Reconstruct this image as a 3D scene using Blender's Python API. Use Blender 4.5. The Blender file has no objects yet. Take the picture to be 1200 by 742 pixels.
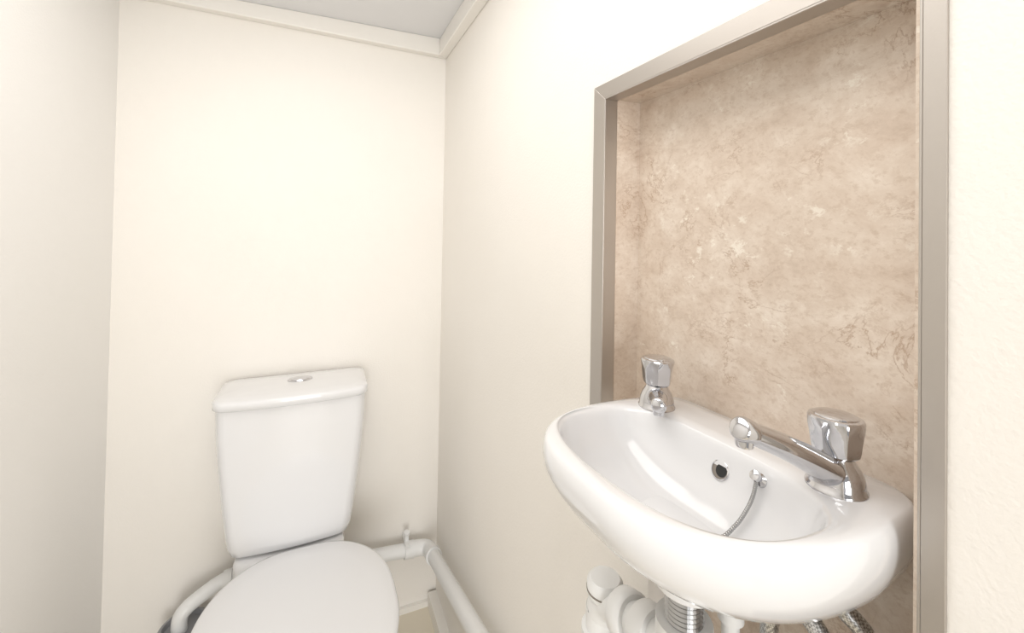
import bpy, bmesh, math
from mathutils import Vector, Matrix
sc=bpy.context.scene
try:
    sc.view_settings.view_transform='Standard'; sc.view_settings.look='None'; sc.view_settings.exposure=0
except Exception: pass
COL=sc.collection
FLOOR=-1.345; CEIL=.668; WX=.395; LX=-.539; BY=1.55; RX=.46

# ---------------------------------------------------------------- materials
def mat(name,col,rough=.5,metal=0,coat=0,bump=None,spec=None):
    m=bpy.data.materials.new(name); m.use_nodes=True
    nt=m.node_tree; b=nt.nodes['Principled BSDF']
    b.inputs['Base Color'].default_value=(*col,1); b.inputs['Roughness'].default_value=rough
    b.inputs['Metallic'].default_value=metal; b.inputs['Coat Weight'].default_value=coat
    b.inputs['Coat Roughness'].default_value=.04
    if spec is not None: b.inputs['Specular IOR Level'].default_value=spec
    if bump:
        tc=nt.nodes.new('ShaderNodeTexCoord'); n=nt.nodes.new('ShaderNodeTexNoise'); n.inputs['Scale'].default_value=bump[0]
        n.inputs['Detail'].default_value=5
        bp=nt.nodes.new('ShaderNodeBump'); bp.inputs['Strength'].default_value=bump[1]; bp.inputs['Distance'].default_value=bump[2]
        nt.links.new(tc.outputs['Object'],n.inputs['Vector']); nt.links.new(n.outputs['Fac'],bp.inputs['Height']); nt.links.new(bp.outputs['Normal'],b.inputs['Normal'])
    return m
def wallmat(name,c1,c2):
    m=mat(name,c1,.6); nt=m.node_tree; b=nt.nodes['Principled BSDF']; L=nt.links
    tc=nt.nodes.new('ShaderNodeTexCoord')
    n=nt.nodes.new('ShaderNodeTexNoise'); n.inputs['Scale'].default_value=2.2; n.inputs['Detail'].default_value=4
    r=nt.nodes.new('ShaderNodeValToRGB'); r.color_ramp.elements[0].position=.3; r.color_ramp.elements[1].position=.7
    r.color_ramp.elements[0].color=(*c1,1); r.color_ramp.elements[1].color=(*c2,1)
    L.new(tc.outputs['Object'],n.inputs['Vector']); L.new(n.outputs['Fac'],r.inputs['Fac']); L.new(r.outputs['Color'],b.inputs['Base Color'])
    v=nt.nodes.new('ShaderNodeTexNoise'); v.inputs['Scale'].default_value=260; v.inputs['Detail'].default_value=2
    n2=nt.nodes.new('ShaderNodeTexNoise'); n2.inputs['Scale'].default_value=9; n2.inputs['Detail'].default_value=3
    b1=nt.nodes.new('ShaderNodeBump'); b1.inputs['Strength'].default_value=.3; b1.inputs['Distance'].default_value=.0016
    b2=nt.nodes.new('ShaderNodeBump'); b2.inputs['Strength'].default_value=.25; b2.inputs['Distance'].default_value=.004
    L.new(tc.outputs['Object'],v.inputs['Vector']); L.new(tc.outputs['Object'],n2.inputs['Vector'])
    L.new(v.outputs['Fac'],b1.inputs['Height']); L.new(n2.outputs['Fac'],b2.inputs['Height'])
    L.new(b1.outputs['Normal'],b2.inputs['Normal']); L.new(b2.outputs['Normal'],b.inputs['Normal'])
    return m
M_wall=wallmat('wall_paint_cream',(.90,.862,.805),(.92,.885,.833))
M_wallL=wallmat('wall_paint_white',(.905,.888,.86),(.925,.908,.885))
M_trim=mat('trim_gloss_paint',(.90,.87,.82),.35,bump=(60,.3,.002))
M_ceil=mat('ceiling_board',(.80,.80,.81),.7,bump=(250,.3,.001))
M_porc=mat('porcelain',(.83,.83,.84),.12,coat=.6)
M_seat=mat('seat_plastic',(.84,.84,.85),.22)
M_chrome=mat('chrome',(.64,.64,.66),.07,1)
M_tail=mat('threaded_metal',(.42,.42,.42),.25,1)
M_steel=mat('brushed_steel_trim',(.52,.485,.45),.42,1,bump=(500,.1,.0005))
M_pvc=mat('white_pvc',(.84,.84,.83),.3)
M_grey=mat('grey_pvc',(.28,.28,.29),.45)
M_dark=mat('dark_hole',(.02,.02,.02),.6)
M_floor=mat('floor_vinyl',(.80,.73,.60),.45,bump=(30,.3,.002))
M_seal=mat('mitre_seam',(.25,.22,.19),.6)

def marble():
    m=mat('marble_laminate',(.6,.5,.4),.26,coat=.3); nt=m.node_tree; b=nt.nodes['Principled BSDF']; L=nt.links
    N=nt.nodes.new
    tc=N('ShaderNodeTexCoord')
    mp=N('ShaderNodeMapping'); mp.inputs['Rotation'].default_value=(.6,.2,.1); mp.inputs['Scale'].default_value=(1,1,1.4)
    L.new(tc.outputs['Object'],mp.inputs['Vector'])
    def noise(scale,det,rough,dist,vec):
        n=N('ShaderNodeTexNoise'); n.inputs['Scale'].default_value=scale; n.inputs['Detail'].default_value=det; n.inputs['Roughness'].default_value=rough; n.inputs['Distortion'].default_value=dist
        L.new(vec,n.inputs['Vector']); return n
    def ramp(n,els):
        r=N('ShaderNodeValToRGB'); e=r.color_ramp.elements
        e[0].position,e[0].color=els[0][0],(*els[0][1],1); e[1].position,e[1].color=els[-1][0],(*els[-1][1],1)
        for p,c in els[1:-1]:
            x=e.new(p); x.color=(*c,1)
        L.new(n.outputs['Fac'],r.inputs['Fac']); return r
    k=lambda v:(v,v,v)
    def mul(a,b_):
        x=N('ShaderNodeMath'); x.operation='MULTIPLY'; L.new(a,x.inputs[0]); L.new(b_,x.inputs[1]); return x.outputs[0]
    def mix(fac,c1,col):
        x=N('ShaderNodeMixRGB'); x.inputs['Color2'].default_value=(*col,1); L.new(fac,x.inputs['Fac']); L.new(c1,x.inputs['Color1']); return x.outputs['Color']
    n1=noise(17,13,.77,.3,mp.outputs[0])
    r1=ramp(n1,[(.32,(.60,.485,.39)),(.45,(.69,.575,.475)),(.55,(.745,.64,.54)),(.70,(.84,.75,.655))])
    ns=noise(120,6,.7,0,mp.outputs[0]); rs=ramp(ns,[(.38,k(.40)),(.48,k(0))])
    c=mix(rs.outputs['Color'],r1.outputs['Color'],(.55,.42,.32))
    n2=noise(8,12,.66,.5,mp.outputs[0]); r2=ramp(n2,[(.489,k(0)),(.5,k(1)),(.511,k(0))])
    n2b=noise(12,5,.6,0,tc.outputs['Object']); r2b=ramp(n2b,[(.46,k(0)),(.60,k(.7))])
    c=mix(mul(r2.outputs['Color'],r2b.outputs['Color']),c,(.42,.28,.19))
    n4=noise(15,10,.66,.4,mp.outputs[0]); r4=ramp(n4,[(.491,k(0)),(.5,k(.5)),(.509,k(0))])
    c=mix(mul(r4.outputs['Color'],r2b.outputs['Color']),c,(.45,.30,.2))
    mp3=N('ShaderNodeMapping'); mp3.inputs['Location'].default_value=(3,5,1); mp3.inputs['Rotation'].default_value=(-.6,0,0); mp3.inputs['Scale'].default_value=(1,.8,1.2); L.new(tc.outputs['Object'],mp3.inputs['Vector'])
    n3=noise(46,9,.78,.3,mp3.outputs[0]); r3=ramp(n3,[(.56,k(0)),(.60,k(.7))])
    n3b=noise(9,4,.6,0,mp3.outputs[0]); r3b=ramp(n3b,[(.49,k(0)),(.60,k(.9))])
    c=mix(mul(r3.outputs['Color'],r3b.outputs['Color']),c,(.93,.88,.78))
    L.new(c,b.inputs['Base Color'])
    return m
M_marb=marble()
def braid():
    m=mat('braided_steel',(.5,.5,.5),.3,1); nt=m.node_tree; b=nt.nodes['Principled BSDF']; L=nt.links; N=nt.nodes.new
    tc=N('ShaderNodeTexCoord'); w=N('ShaderNodeTexChecker'); w.inputs['Scale'].default_value=560
    w.inputs['Color1'].default_value=(.66,.66,.66,1); w.inputs['Color2'].default_value=(.3,.3,.3,1)
    mp=N('ShaderNodeMapping'); mp.inputs['Rotation'].default_value=(.8,.6,.4)
    L.new(tc.outputs['Object'],mp.inputs['Vector']); L.new(mp.outputs[0],w.inputs['Vector']); L.new(w.outputs['Color'],b.inputs['Base Color'])
    return m
M_braid=braid()

# ---------------------------------------------------------------- mesh helpers
def mk(name,verts,faces,m,smooth=False,parent=None,M=None,auto=None):
    me=bpy.data.meshes.new(name); me.from_pydata([tuple(v) for v in verts],[],faces)
    bm=bmesh.new(); bm.from_mesh(me); bmesh.ops.recalc_face_normals(bm,faces=bm.faces); bm.to_mesh(me); bm.free()
    if smooth:
        for p in me.polygons: p.use_smooth=True
    me.materials.append(m)
    o=bpy.data.objects.new(name,me); COL.objects.link(o)
    if auto is not None:
        try: me.set_sharp_from_angle(angle=math.radians(auto))
        except Exception: pass
    if M is not None: o.matrix_world=M
    if parent is not None: o.parent=parent
    return o
def empty(name,M=None):
    e=bpy.data.objects.new(name,None); e.empty_display_size=.05; COL.objects.link(e)
    if M is not None: e.matrix_world=M
    return e
class Geo:
    def __init__(s): s.v=[]; s.f=[]
    def add(s,v,f):
        n=len(s.v); s.v+= [Vector(q) for q in v]; s.f+=[tuple(i+n for i in q) for q in f]; return s
    def box(s,x0,x1,y0,y1,z0,z1):
        v=[(x,y,z) for x in(x0,x1) for y in(y0,y1) for z in(z0,z1)]
        return s.add(v,[(0,1,3,2),(4,6,7,5),(0,4,5,1),(2,3,7,6),(0,2,6,4),(1,5,7,3)])
    def loft(s,rings,cap0=True,cap1=True):
        n=len(rings[0]); v=[p for r in rings for p in r]; f=[]
        for i in range(len(rings)-1):
            for j in range(n):
                k=(j+1)%n; f.append((i*n+j,i*n+k,(i+1)*n+k,(i+1)*n+j))
        if cap0: f.append(tuple(range(n)))
        if cap1: f.append(tuple((len(rings)-1)*n+j for j in range(n)))
        return s.add(v,f)
    def lathe(s,prof,c=(0,0,0),n=40,axis=(0,0,1),sx=1,sy=1,rot=0):
        q=Vector((0,0,1)).rotation_difference(Vector(axis)); c=Vector(c)
        rings=[[c+q@Vector((r*sx*math.cos(rot+2*math.pi*j/n),r*sy*math.sin(rot+2*math.pi*j/n),z)) for j in range(n)] for r,z in prof]
        return s.loft(rings)
    def tube(s,path,rad,n=24,flat=1.0):
        path=[Vector(p) for p in path]; rings=[]; up=None
        for i,p in enumerate(path):
            t=(path[min(i+1,len(path)-1)]-path[max(i-1,0)]).normalized()
            if up is None:
                a=Vector((0,0,1)) if abs(t.z)<.9 else Vector((0,1,0)); up=(a-t*a.dot(t)).normalized()
            else: up=(up-t*up.dot(t)).normalized()
            sd=t.cross(up); r=rad[i] if isinstance(rad,(list,tuple)) else rad
            rings.append([p+up*(r*flat*math.cos(2*math.pi*j/n))+sd*(r*math.sin(2*math.pi*j/n)) for j in range(n)])
        return s.loft(rings)
    def obj(s,name,m,**k): return mk(name,s.v,s.f,m,**k)
def spline(pts,n=12):
    pts=[Vector(p) for p in pts]; out=[]
    P=[pts[0]*2-pts[1]]+pts+[pts[-1]*2-pts[-2]]
    for i in range(1,len(P)-2):
        for k in range(n):
            t=k/n; a,b,c,d=P[i-1:i+3]
            out.append(.5*((2*b)+(c-a)*t+(2*a-5*b+4*c-d)*t*t+(3*b-a-3*c+d)*t**3))
    out.append(pts[-1]); return out
def bevel(o,w=.002,seg=3):
    md=o.modifiers.new('bevel','BEVEL'); md.width=w; md.segments=seg; md.limit_method='ANGLE'
    return o

# ---------------------------------------------------------------- room
YB=-1.05
g=Geo()
g.box(WX,.5,YB,.172,FLOOR,CEIL+.03).box(WX,.5,.561,BY+.1,FLOOR,CEIL+.03).box(WX,.5,.172,.561,.206,CEIL+.03)
g.box(WX,.5,.45,.561,FLOOR,-.28).box(WX,.5,.172,.45,FLOOR,-.62).box(.475,.5,.172,.561,-.62,.206)
g.obj('wall_right',M_wall)
Geo().box(LX-.1,LX,YB,BY+.1,FLOOR,CEIL+.03).obj('wall_left',M_wallL)
Geo().box(LX,WX,BY,BY+.1,FLOOR,CEIL+.03).obj('wall_back',M_wall)
Geo().box(LX-.1,.5,YB-.1,BY+.1,FLOOR-.06,FLOOR).obj('floor',M_floor)
Geo().box(LX-.1,.5,YB,BY+.1,CEIL,CEIL+.06).obj('ceiling',M_ceil)
# front wall with doorway behind the camera
Geo().box(LX-.1,-.43,YB-.1,YB,FLOOR,CEIL+.06).box(.33,.5,YB-.1,YB,FLOOR,CEIL+.06).box(-.43,.33,YB-.1,YB,.58,CEIL+.06).obj('wall_front',M_wall)
g=Geo().box(-.43,-.40,YB-.1,YB+.02,FLOOR,.58).box(.30,.33,YB-.1,YB+.02,FLOOR,.58).box(-.43,.33,YB-.1,YB+.02,.55,.58)
g.obj('door_frame',M_trim)

# ceiling battens
w=.032
def prism(name,pts,m):
    return mk(name,pts,[(0,1,2,3),(4,5,6,7),(0,1,5,4),(1,2,6,5),(2,3,7,6),(3,0,4,7)],m)
zl,zr=.630,.608
b1=prism('trim_1',[(LX,BY,zl),(WX,BY,zr),(WX-w,BY-w,zr),(LX,BY-w,zl),(LX,BY,CEIL),(WX,BY,CEIL),(WX-w,BY-w,CEIL),(LX,BY-w,CEIL)],M_trim); bevel(b1,.003)
b2=prism('trim_2',[(WX,BY,zr),(WX,YB,zr+.02),(WX-w,YB,zr+.02),(WX-w,BY-w,zr),(WX,BY,CEIL),(WX,YB,CEIL),(WX-w,YB,CEIL),(WX-w,BY-w,CEIL)],M_trim); bevel(b2,.003)

# ---------------------------------------------------------------- recess
g=Geo()
g.box(RX,.475,.172,.561,-.62,.206)
g.box(WX+.003,RX,.557,.561,-.28,.206).box(WX+.003,RX,.172,.176,-.62,.206).box(WX+.003,RX,.172,.561,.202,.206)
g.obj('marble_splashback',M_marb)
def frame():
    p=.003; g=Geo()
    yo,yi,zo,zi,no,ni=.586,.5575,.225,.2015,.156,.1695
    d=.020; e=.002
    def quad8(a): g.add(a,[(0,1,2,3),(4,5,6,7),(0,1,5,4),(1,2,6,5),(2,3,7,6),(3,0,4,7)])
    def face(q): quad8([(WX-p,y,z) for y,z in q]+[(WX,y,z) for y,z in q])
    face([(yo,-.28),(yi,-.28),(yi,zi),(yo,zo)])
    face([(yo,zo),(yi,zi),(ni,zi),(no,zo)])
    face([(no,-.62),(ni,-.62),(ni,zi),(no,zo)])
    g.box(WX-p,WX+d,yi-e,yi,-.28,zi).box(WX-p,WX+d,ni,yi,zi-e,zi).box(WX-p,WX+d,ni,ni+e,-.62,zi)
    o=g.obj('trim_3',M_steel); bevel(o,.0006,2)
frame()

# ---------------------------------------------------------------- wash basin
def inside_outer(x,y):
    if y<0: return False
    hw=.147
    y0=.085
    if y<=y0:
        rc=.030
        w_=hw-.008*(1-y/y0)
        if abs(x)>w_: return False
        dx=abs(x)-(w_-rc); dy=rc-y
        if dx>0 and dy>0: return dx*dx+dy*dy<=rc*rc
        return True
    return (abs(x)/hw)**2.8+((y-y0)/(.258-y0))**2.5<=1
IC=(0,.150)
def inside_inner(x,y):
    dy=y-IC[1]
    h=.086 if dy>0 else .074
    e=2.5 if dy>0 else 3.0
    return (abs(x)/.126)**e+(abs(dy)/h)**e<=1
def polar(fn,c,n=128):
    out=[]
    for j in range(n):
        a=2*math.pi*j/n; lo,hi=0,.4
        for _ in range(30):
            md=(lo+hi)/2
            if fn(c[0]+md*math.cos(a),c[1]+md*math.sin(a)): lo=md
            else: hi=md
        out.append(Vector((c[0]+lo*math.cos(a),c[1]+lo*math.sin(a),0)))
    return out
BM=Matrix.Translation((.461,.333,-.223))@Matrix.Rotation(math.radians(92.5),4,'Z')@Matrix.Rotation(math.radians(1.8),4,'Y')@Matrix.Rotation(math.radians(2.6),4,'X')
basin=empty('wash_basin',BM)
O=polar(inside_outer,IC); I=polar(inside_inner,IC)
C=Vector((IC[0],IC[1],0))
rings=[]
def R_under(s,z): 
    out=[]
    for p in O:
        q=Vector((p.x*s**.8,p.y*s if p.y>.03 else p.y,0)); q.z=z; out.append(q)
    rings.append(out)
for s,z in [(.30,-.087),(.50,-.086),(.66,-.082),(.78,-.074),(.87,-.063),(.93,-.051),(.97,-.038),(.992,-.027)]: R_under(s,z)
def R_o(s,z): rings.append([Vector((C.x+(p.x-C.x)*s,max(C.y+(p.y-C.y)*s,.0),z)) for p in O])
R_o(1.0,-.017); R_o(.997,-.0105); R_o(.989,-.0055); R_o(.976,-.002); R_o(.960,-.0003)
for t in (.25,.5,.75):
    rings.append([Vector((o.x*.955*(1-t)+i.x*t, (C.y+(o.y-C.y)*.955)*(1-t)+i.y*t, .0008)) for o,i in zip(O,I)])
def R_i(s,z,sh=0): rings.append([Vector((C.x+(p.x-C.x)*s,C.y+(p.y-C.y)*s+sh,z)) for p in I])
for s,z in [(1.02,.0),(1.0,-.0015),(.985,-.005),(.97,-.011),(.95,-.019),(.91,-.030),(.845,-.042),(.75,-.053),(.62,-.063),(.46,-.070),(.28,-.074),(.13,-.075)]: R_i(s,z)
Geo().loft(rings).obj('bowl',M_porc,smooth=True,parent=basin)
Geo().lathe([(.0005,.0),(.0102,0),(.0100,.0015),(.0088,.002),(.0086,.0005),(.0004,.0005)],(-.002,.0808,-.026),axis=(0,.92,.38)).obj('overflow_ring',M_chrome,smooth=True,parent=basin,auto=35)
Geo().lathe([(.0005,.0),(.0087,0),(.0087,.0011),(.0004,.0011)],(-.002,.0808,-.026),axis=(0,.92,.38)).obj('overflow_hole',M_seal,parent=basin)
Geo().lathe([(.0003,.0),(.0062,0),(.0062,.0014),(.0004,.0014)],(-.0035,.0808,-.0262),axis=(0,.92,.38)).obj('overflow_dark',M_dark,parent=basin)
Geo().lathe([(.001,.0),(.022,0),(.021,.002),(.015,.001),(.001,.0005)],(0,.150,-.0755)).obj('waste_flange',M_chrome,smooth=True,parent=basin,auto=35)
Geo().lathe([(.046,.02),(.042,0),(.037,-.012),(.034,-.028),(.030,-.038),(.001,-.038)],(0,.125,-.088)).obj('waste_boss',M_porc,smooth=True,parent=basin,auto=50)
# chain stay and bead chain
g=Geo(); st=Vector((-.045,.0785,-.016))
g.lathe([(.0005,0),(.0068,0),(.0062,.003),(.003,.005),(.003,.009),(.005,.0105),(.0045,.014),(.0005,.015)],st,axis=(0,.85,.5),n=20)
g.obj('chain_stay',M_chrome,smooth=True,parent=basin,auto=40)
g=Geo(); pth=spline([st+Vector((0,.008,.003)),st+Vector((.001,.0115,-.012)),st+Vector((.003,.018,-.025)),st+Vector((.006,.029,-.038)),st+Vector((.012,.045,-.049)),Vector((-.012,.148,-.070))],9)
for k,p in enumerate(pth):
    g.lathe([(.0003,-.0019),(.0014,-.0014),(.0020,0),(.0014,.0014),(.0003,.0019)],p,n=8)
g.tube(pth,.0006,6)
g.obj('plug_chain',M_tail,smooth=True,parent=basin)

# ---------------------------------------------------------------- taps
def tap(name,pos,ang,tip,S=.86):
    M=BM@Matrix.Translation(pos)@Matrix.Rotation(ang,4,'Z')@Matrix.Scale(S,4)
    e=empty(name,M)
    Geo().lathe([(.001,0),(.0260,0),(.0260,.003),(.0245,.0045),(.0243,.009),(.0232,.015),(.0205,.022),(.0165,.028),(.0145,.033),(.001,.033)]).obj('body',M_chrome,smooth=True,parent=e,auto=50)
    tx,tz=tip
    a=Vector((-.002,0,.013)); b=Vector((-tx,0,tz)); dr=(b-a).normalized(); Ln=(b-a).length
    pts=[];rad=[]
    for k in range(15):
        t=k/14; pts.append(a+dr*Ln*t+Vector((0,0,.003*math.sin(t*math.pi)))); rad.append(.0168-.0062*min(1,t*1.1)**.8)
    Geo().tube(pts,rad,28,.9).obj('spout',M_chrome,smooth=True,parent=e,auto=50)
    g=Geo().lathe([(.001,-.010),(.0100,-.010),(.0106,-.007),(.0108,-.001),(.0106,.005),(.0098,.0080),(.0080,.0098),(.001,.0104)],b,n=32,axis=dr)
    g.lathe([(.001,-.0135),(.0070,-.0135),(.0076,-.0115),(.0082,0),(.001,0)],b+dr*.001,n=28)
    g.obj('nozzle',M_chrome,smooth=True,parent=e,auto=50)
    n=96; hr=[]; nf=7
    def hexr(th):
        a=(th+math.pi/nf)%(2*math.pi/nf)-math.pi/nf
        return math.cos(math.pi/nf)/math.cos(a)
    for r,z,t in [(.0125,.0315,0),(.0165,.0322,.2),(.0200,.035,.8),(.0212,.040,1),(.0218,.046,1),(.0228,.053,1),(.0238,.059,.8),(.0242,.064,.35),(.0240,.0675,.05),(.0228,.0695,0),(.0208,.0703,0)]:
        hr.append([Vector((r*(1-t+t*hexr(2*math.pi*j/n))*math.cos(2*math.pi*j/n),r*(1-t+t*hexr(2*math.pi*j/n))*math.sin(2*math.pi*j/n),z)) for j in range(n)])
    Geo().loft(hr).obj('handle',M_chrome,smooth=True,parent=e,auto=22)
    Geo().lathe([(.001,0),(.0195,0),(.0190,.0015),(.016,.0026),(.009,.0033),(.001,.0035)],(0,0,.0700)).obj('cap',M_chrome,smooth=True,parent=e,auto=30)
    return e
tap('pillar_tap',(-.098,.060,.0),math.radians(-90),(.136,.074))
d=Vector((-.75,.66)); tap('pillar_tap',(.104,.066,.0),math.atan2(d.y,d.x)-math.pi,(.052,.020))

# ---------------------------------------------------------------- waste under basin
tr=empty('basin_waste_trap')
wx,wy=.335,.330
g=Geo()
pr=[(.001,-.342)]; z=-.342
for k in range(10): pr+=[(.0185,z),(.0172,z-.0022)]; z-=.0044
pr.append((.001,z)); g.lathe(pr,(wx,wy,0)); g.obj('threaded_tail',M_tail,smooth=False,parent=tr)
g=Geo().lathe([(.001,-.343),(.028,-.343),(.028,-.348),(.022,-.351),(.001,-.351)],(wx,wy,0)); g.obj('rubber_washer',M_seal,parent=tr)
g=Geo(); dz=-.014
g.lathe([(.001,-.384),(.027,-.384),(.027,-.410),(.024,-.413),(.022,-.43),(.022,-.52),(.03,-.53),(.03,-.60),(.001,-.61)],(wx,wy,0),n=32)
g.tube([(wx,wy+.005,-.408+dz),(wx-.004,wy+.115,-.442+dz)],.0185)
ax=Vector((-.004,.11,-.034)).normalized()
g.lathe([(.001,0),(.0245,0),(.026,.004),(.026,.022),(.0235,.025),(.001,.025)],Vector((wx,wy+.005,-.408+dz))+ax*.030,axis=ax)
g.lathe([(.001,0),(.0235,0),(.026,.003),(.026,.020),(.0235,.023),(.001,.023)],Vector((wx,wy+.005,-.408+dz))+ax*.068,axis=ax)
el=spline([(wx-.003,wy+.095,-.437+dz),(wx-.004,wy+.115,-.443+dz),(wx-.005,wy+.126,-.458+dz),(wx-.005,wy+.128,-.49+dz),(wx-.005,wy+.128,-.75)],8)
g.tube(el,.0205)
g.lathe([(.001,0),(.0255,0),(.0255,.022),(.001,.022)],(wx-.005,wy+.128,-.505+dz))
g.obj('trap_body',M_pvc,smooth=True,parent=tr,auto=40)
Geo().lathe([(.001,0),(.021,0),(.022,.003),(.022,.016),(.018,.021),(.001,.022)],(wx-.006,wy+.122,-.438+dz)).obj('elbow_cap',M_pvc,smooth=True,parent=tr,auto=40)
Geo().lathe([(.0225,0),(.0226,.002),(.001,.002)],(wx-.006,wy+.122,-.432+dz)).obj('cap_washer',M_seal,parent=tr)

h1=spline([(.410,.233,-.300),(.412,.230,-.318),(.425,.214,-.348),(.432,.20,-.45),(.432,.20,-.60)],10)
Geo().tube(h1,.0078,20).obj('braided_hose',M_braid,smooth=True)
h2=spline([(.425,.220,-.60),(.415,.222,-.45),(.405,.228,-.375),(.40,.250,-.340),(.397,.275,-.346),(.40,.288,-.40),(.42,.29,-.60)],10)
Geo().tube(h2,.0078,20).obj('braided_hose',M_braid,smooth=True)
g=Geo().tube([(.385,.318,-.318),(.385,.318,-.70)],.0085,20).lathe([(.001,0),(.0125,0),(.0125,.018),(.001,.018)],(.385,.318,-.39),n=24)
g.obj('supply_pipe',M_pvc,smooth=True,auto=40)

# ---------------------------------------------------------------- toilet
TX=-.066
toilet=empty('toilet',Matrix.Translation((TX,0,0)))
def rr(w,y0,y1,z,rc,bulge=0,n=20,dx=0):
    pts=[]; hw=w/2
    cs=[(hw-rc,y1-rc,0),(-hw+rc,y1-rc,90),(-hw+rc,y0+rc,180),(hw-rc,y0+rc,270)]
    for cx,cy,a0 in cs:
        for k in range(n):
            a=math.radians(a0+90*k/(n-1)); pts.append(Vector((cx+rc*math.cos(a)+dx,cy+rc*math.sin(a),z)))
        if a0==180:
            for k in range(1,24):
                t=k/24; pts.append(Vector(((-hw+rc)*(1-t)+(hw-rc)*t+dx,y0,z)))
    for p in pts:
        f=max(0,1-(p.x/hw)**2); s=(y1-p.y)/(y1-y0)
        p.y-=bulge*f*s
    return pts
zb=-.912; zt=-.499
prof=[(0,.262,1.40),(.004,.285,1.382),(.014,.303,1.370),(.035,.315,1.364),(.08,.328,1.362),(.16,.347,1.361),(.26,.366,1.360),(.34,.378,1.359),(zt-zb,.382,1.359)]
rings=[rr(w_,y0_,BY-.006,zb+h,.028,.012) for h,w_,y0_ in prof]
Geo().loft(rings).obj('cistern',M_porc,smooth=True,parent=toilet,auto=60)
lr=[]
for w_,y0_,y1_,z,bl in [(.376,1.362,1.542,zt-.002,.014),(.388,1.354,1.545,zt,.016),(.394,1.351,1.546,zt+.003,.018),(.395,1.350,1.546,zt+.018,.018),(.392,1.352,1.545,zt+.023,.018),(.384,1.358,1.54,zt+.0265,.018),(.35,1.38,1.52,zt+.030,.014),(.26,1.41,1.50,zt+.033,.01),(.14,1.435,1.485,zt+.034,.002)]:
    lr.append(rr(w_,y0_,y1_,z,min(.03,(y1_-y0_)*.4),bl))
Geo().loft(lr).obj('cistern_lid',M_porc,smooth=True,parent=toilet,auto=60)
Geo().lathe([(.001,-.004),(.034,-.004),(.034,.002),(.031,.004),(.029,.0035),(.027,.0055),(.001,.0075)],(.01,1.448,zt+.034),sy=.62).obj('flush_button',M_chrome,smooth=True,parent=toilet,auto=25)
def egg(hw,yb,yf,z,n=96):
    pts=[]; ym=yf+hw*1.12
    for j in range(n):
        a=2*math.pi*j/n; c,s=math.cos(a),math.sin(a)
        if s<0: x=hw*c; y=ym+(ym-yf)*s
        else:
            k=3.4; x=hw*math.copysign(abs(c)**(2/k),c)*(1-.26*(abs(s)**1.6)); y=ym+(yb-ym)*(abs(s)**(2/k))
        pts.append(Vector((x,y,z)))
    return pts
yf=.840
zs=-.897
sx=.031
def off(r): return [p+Vector((sx,0,0)) for p in r]
yb=1.350
hw=.219
lid=[off(egg(hw-.006,yb-.005,yf+.004,zs-.022)),off(egg(hw-.001,yb,yf,zs-.018)),off(egg(hw,yb+.001,yf-.001,zs-.008)),off(egg(hw-.003,yb-.002,yf+.003,zs-.002)),off(egg(hw-.010,yb-.01,yf+.01,zs+.001)),off(egg(hw-.05,yb-.05,yf+.05,zs+.003)),off(egg(.07,yb-.15,yf+.14,zs+.004))]
Geo().loft(lid).obj('seat_lid',M_seat,smooth=True,parent=toilet,auto=60)
st=[off(egg(hw-.011,yb-.01,yf+.008,zs-.045)),off(egg(hw-.005,yb-.005,yf+.003,zs-.040)),off(egg(hw-.005,yb-.005,yf+.003,zs-.028)),off(egg(hw-.009,yb-.01,yf+.007,zs-.024))]
Geo().loft(st).obj('seat_ring',M_seat,smooth=True,parent=toilet,auto=60)
pan=[]
for hw_,yb_,y2,z in [(.105,1.42,1.02,FLOOR),(.105,1.42,1.02,FLOOR+.02),(.098,1.42,1.04,FLOOR+.06),(.10,1.42,1.03,FLOOR+.16),(.125,1.42,.97,FLOOR+.25),(.16,1.42,.90,FLOOR+.33),(.180,1.42,.877,FLOOR+.375),(.183,1.42,.875,zs-.05),(.179,1.42,.88,zs-.046)]:
    pan.append(off(egg(hw_,yb_,y2,z)))
Geo().loft(pan).obj('pan',M_porc,smooth=True,parent=toilet,auto=60)
sh=[rr(.20,1.33,BY-.03,-1.02,.04),rr(.25,1.33,BY-.02,-.96,.04),rr(.275,1.335,BY-.012,-.937,.035),rr(.280,1.345,BY-.012,-.922,.035),rr(.270,1.352,BY-.014,zb+.0005,.035)]
Geo().loft(sh).obj('cistern_shelf',M_porc,smooth=True,parent=toilet,auto=60)

# ---------------------------------------------------------------- pipes
wp=empty('waste_pipe')
pp=[(.02,1.50,-1.078),(.12,1.50,-1.085),(.30,1.50,-1.100)]
g=Geo().tube(pp,.0215)
g.tube(spline([(.285,1.50,-1.099),(.325,1.50,-1.102),(.347,1.489,-1.102),(.355,1.465,-1.098),(.355,1.43,-1.089)],8),.0245)
g.lathe([(.001,0),(.0265,0),(.0265,.03),(.001,.03)],(.272,1.50,-1.0975),axis=(1,0,-.08))
g.lathe([(.001,0),(.0265,0),(.0265,.03),(.001,.03)],(.355,1.45,-1.094),axis=(0,-1,.27))
g.tube([(.355,1.44,-1.092),(.356,.95,-.957),(.356,.40,-.805)],.0215)
g.obj('pipe_run',M_pvc,smooth=True,parent=wp,auto=50)
g=Geo().box(.272,.288,1.478,1.549,-1.078,-1.068).box(.274,.286,1.50,1.512,-1.072,-1.045).lathe([(.001,0),(.010,0),(.010,.008),(.001,.009)],(.280,1.506,-1.048),axis=(0,-.3,1),n=20)
g.obj('pipe_clip',M_pvc,parent=wp)
Geo().lathe([(.001,0),(.0235,0),(.0235,.025),(.001,.025)],(.335,.458,-.835),n=24).obj('pipe_end',M_pvc,parent=wp)
sp=empty('soil_pipe')
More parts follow.
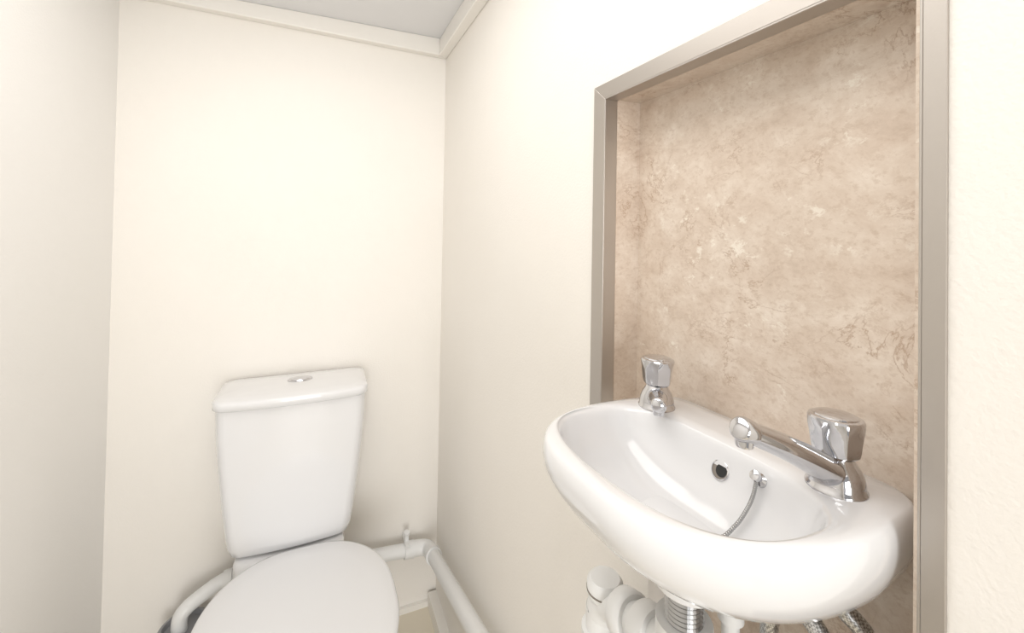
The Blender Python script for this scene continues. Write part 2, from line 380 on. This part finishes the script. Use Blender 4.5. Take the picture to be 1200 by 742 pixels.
Geo().lathe([(.056,FLOOR),(.056,-1.16),(.060,-1.155),(.060,-1.11),(.055,-1.105),(.050,-1.105),(.048,-1.12),(.001,-1.12)],(-.330,1.46,0),n=48).obj('soil_stack',M_grey,smooth=True,parent=sp,auto=40)
g=Geo().tube(spline([(-.340,1.46,-1.14),(-.340,1.46,-1.09),(-.328,1.465,-1.068),(-.30,1.48,-1.056),(-.25,1.50,-1.041),(-.19,1.50,-1.034),(-.06,1.49,-1.032)],8),.019)
g.lathe([(.001,0),(.024,0),(.024,.022),(.001,.022)],(-.245,1.50,-1.040),axis=(1,0,.1))
g.obj('inlet_pipe',M_pvc,smooth=True,parent=sp,auto=50)
Geo().box(LX,WX,BY-.012,BY,FLOOR,FLOOR+.02).obj('baseboard_back',M_trim)
Geo().box(WX-.03,WX,.6,BY-.012,FLOOR,FLOOR+.05).obj('baseboard_right',M_trim)

# ---------------------------------------------------------------- lights
def area(name,loc,rot,sx_,sy_,e,col=(1,1,1)):
    l=bpy.data.lights.new(name,'AREA'); l.shape='RECTANGLE'; l.size=sx_; l.size_y=sy_; l.energy=e; l.color=col
    o=bpy.data.objects.new(name,l); o.location=loc; o.rotation_euler=rot; COL.objects.link(o); return o
area('doorway_daylight',(-.10,-2.7,-.30),(math.radians(90),0,0),1.6,1.8,71,(1,.995,.985))
area('ceiling_fill',(-.10,.40,CEIL-.012),(0,0,0),.5,1.4,6.8,(1,.985,.96))  # added fill light under the ceiling to brighten the room, no known fixture
wd=bpy.data.worlds.new('world'); sc.world=wd; wd.use_nodes=True
wd.node_tree.nodes['Background'].inputs[0].default_value=(1,.99,.98,1); wd.node_tree.nodes['Background'].inputs[1].default_value=.4

# ---------------------------------------------------------------- camera
f=510; psi=math.atan(220/510); th=math.radians(.76); r=math.radians(1.0)
Fh=Vector((math.sin(psi),math.cos(psi),0)); R0=Vector((math.cos(psi),-math.sin(psi),0)); U0=Vector((0,0,1))
F=math.cos(th)*Fh+math.sin(th)*U0; U=-math.sin(th)*Fh+math.cos(th)*U0
R=math.cos(r)*R0+math.sin(r)*U; V=-math.sin(r)*R0+math.cos(r)*U
cd=bpy.data.cameras.new('camera'); cam=bpy.data.objects.new('camera',cd); COL.objects.link(cam)
cd.sensor_width=36; cd.lens=36*f/1200; cd.shift_y=(260-371)/1200; cd.clip_start=.01
cam.matrix_world=Matrix((( R.x,V.x,-F.x,0),(R.y,V.y,-F.y,0),(R.z,V.z,-F.z,0),(0,0,0,1)))
sc.camera=cam
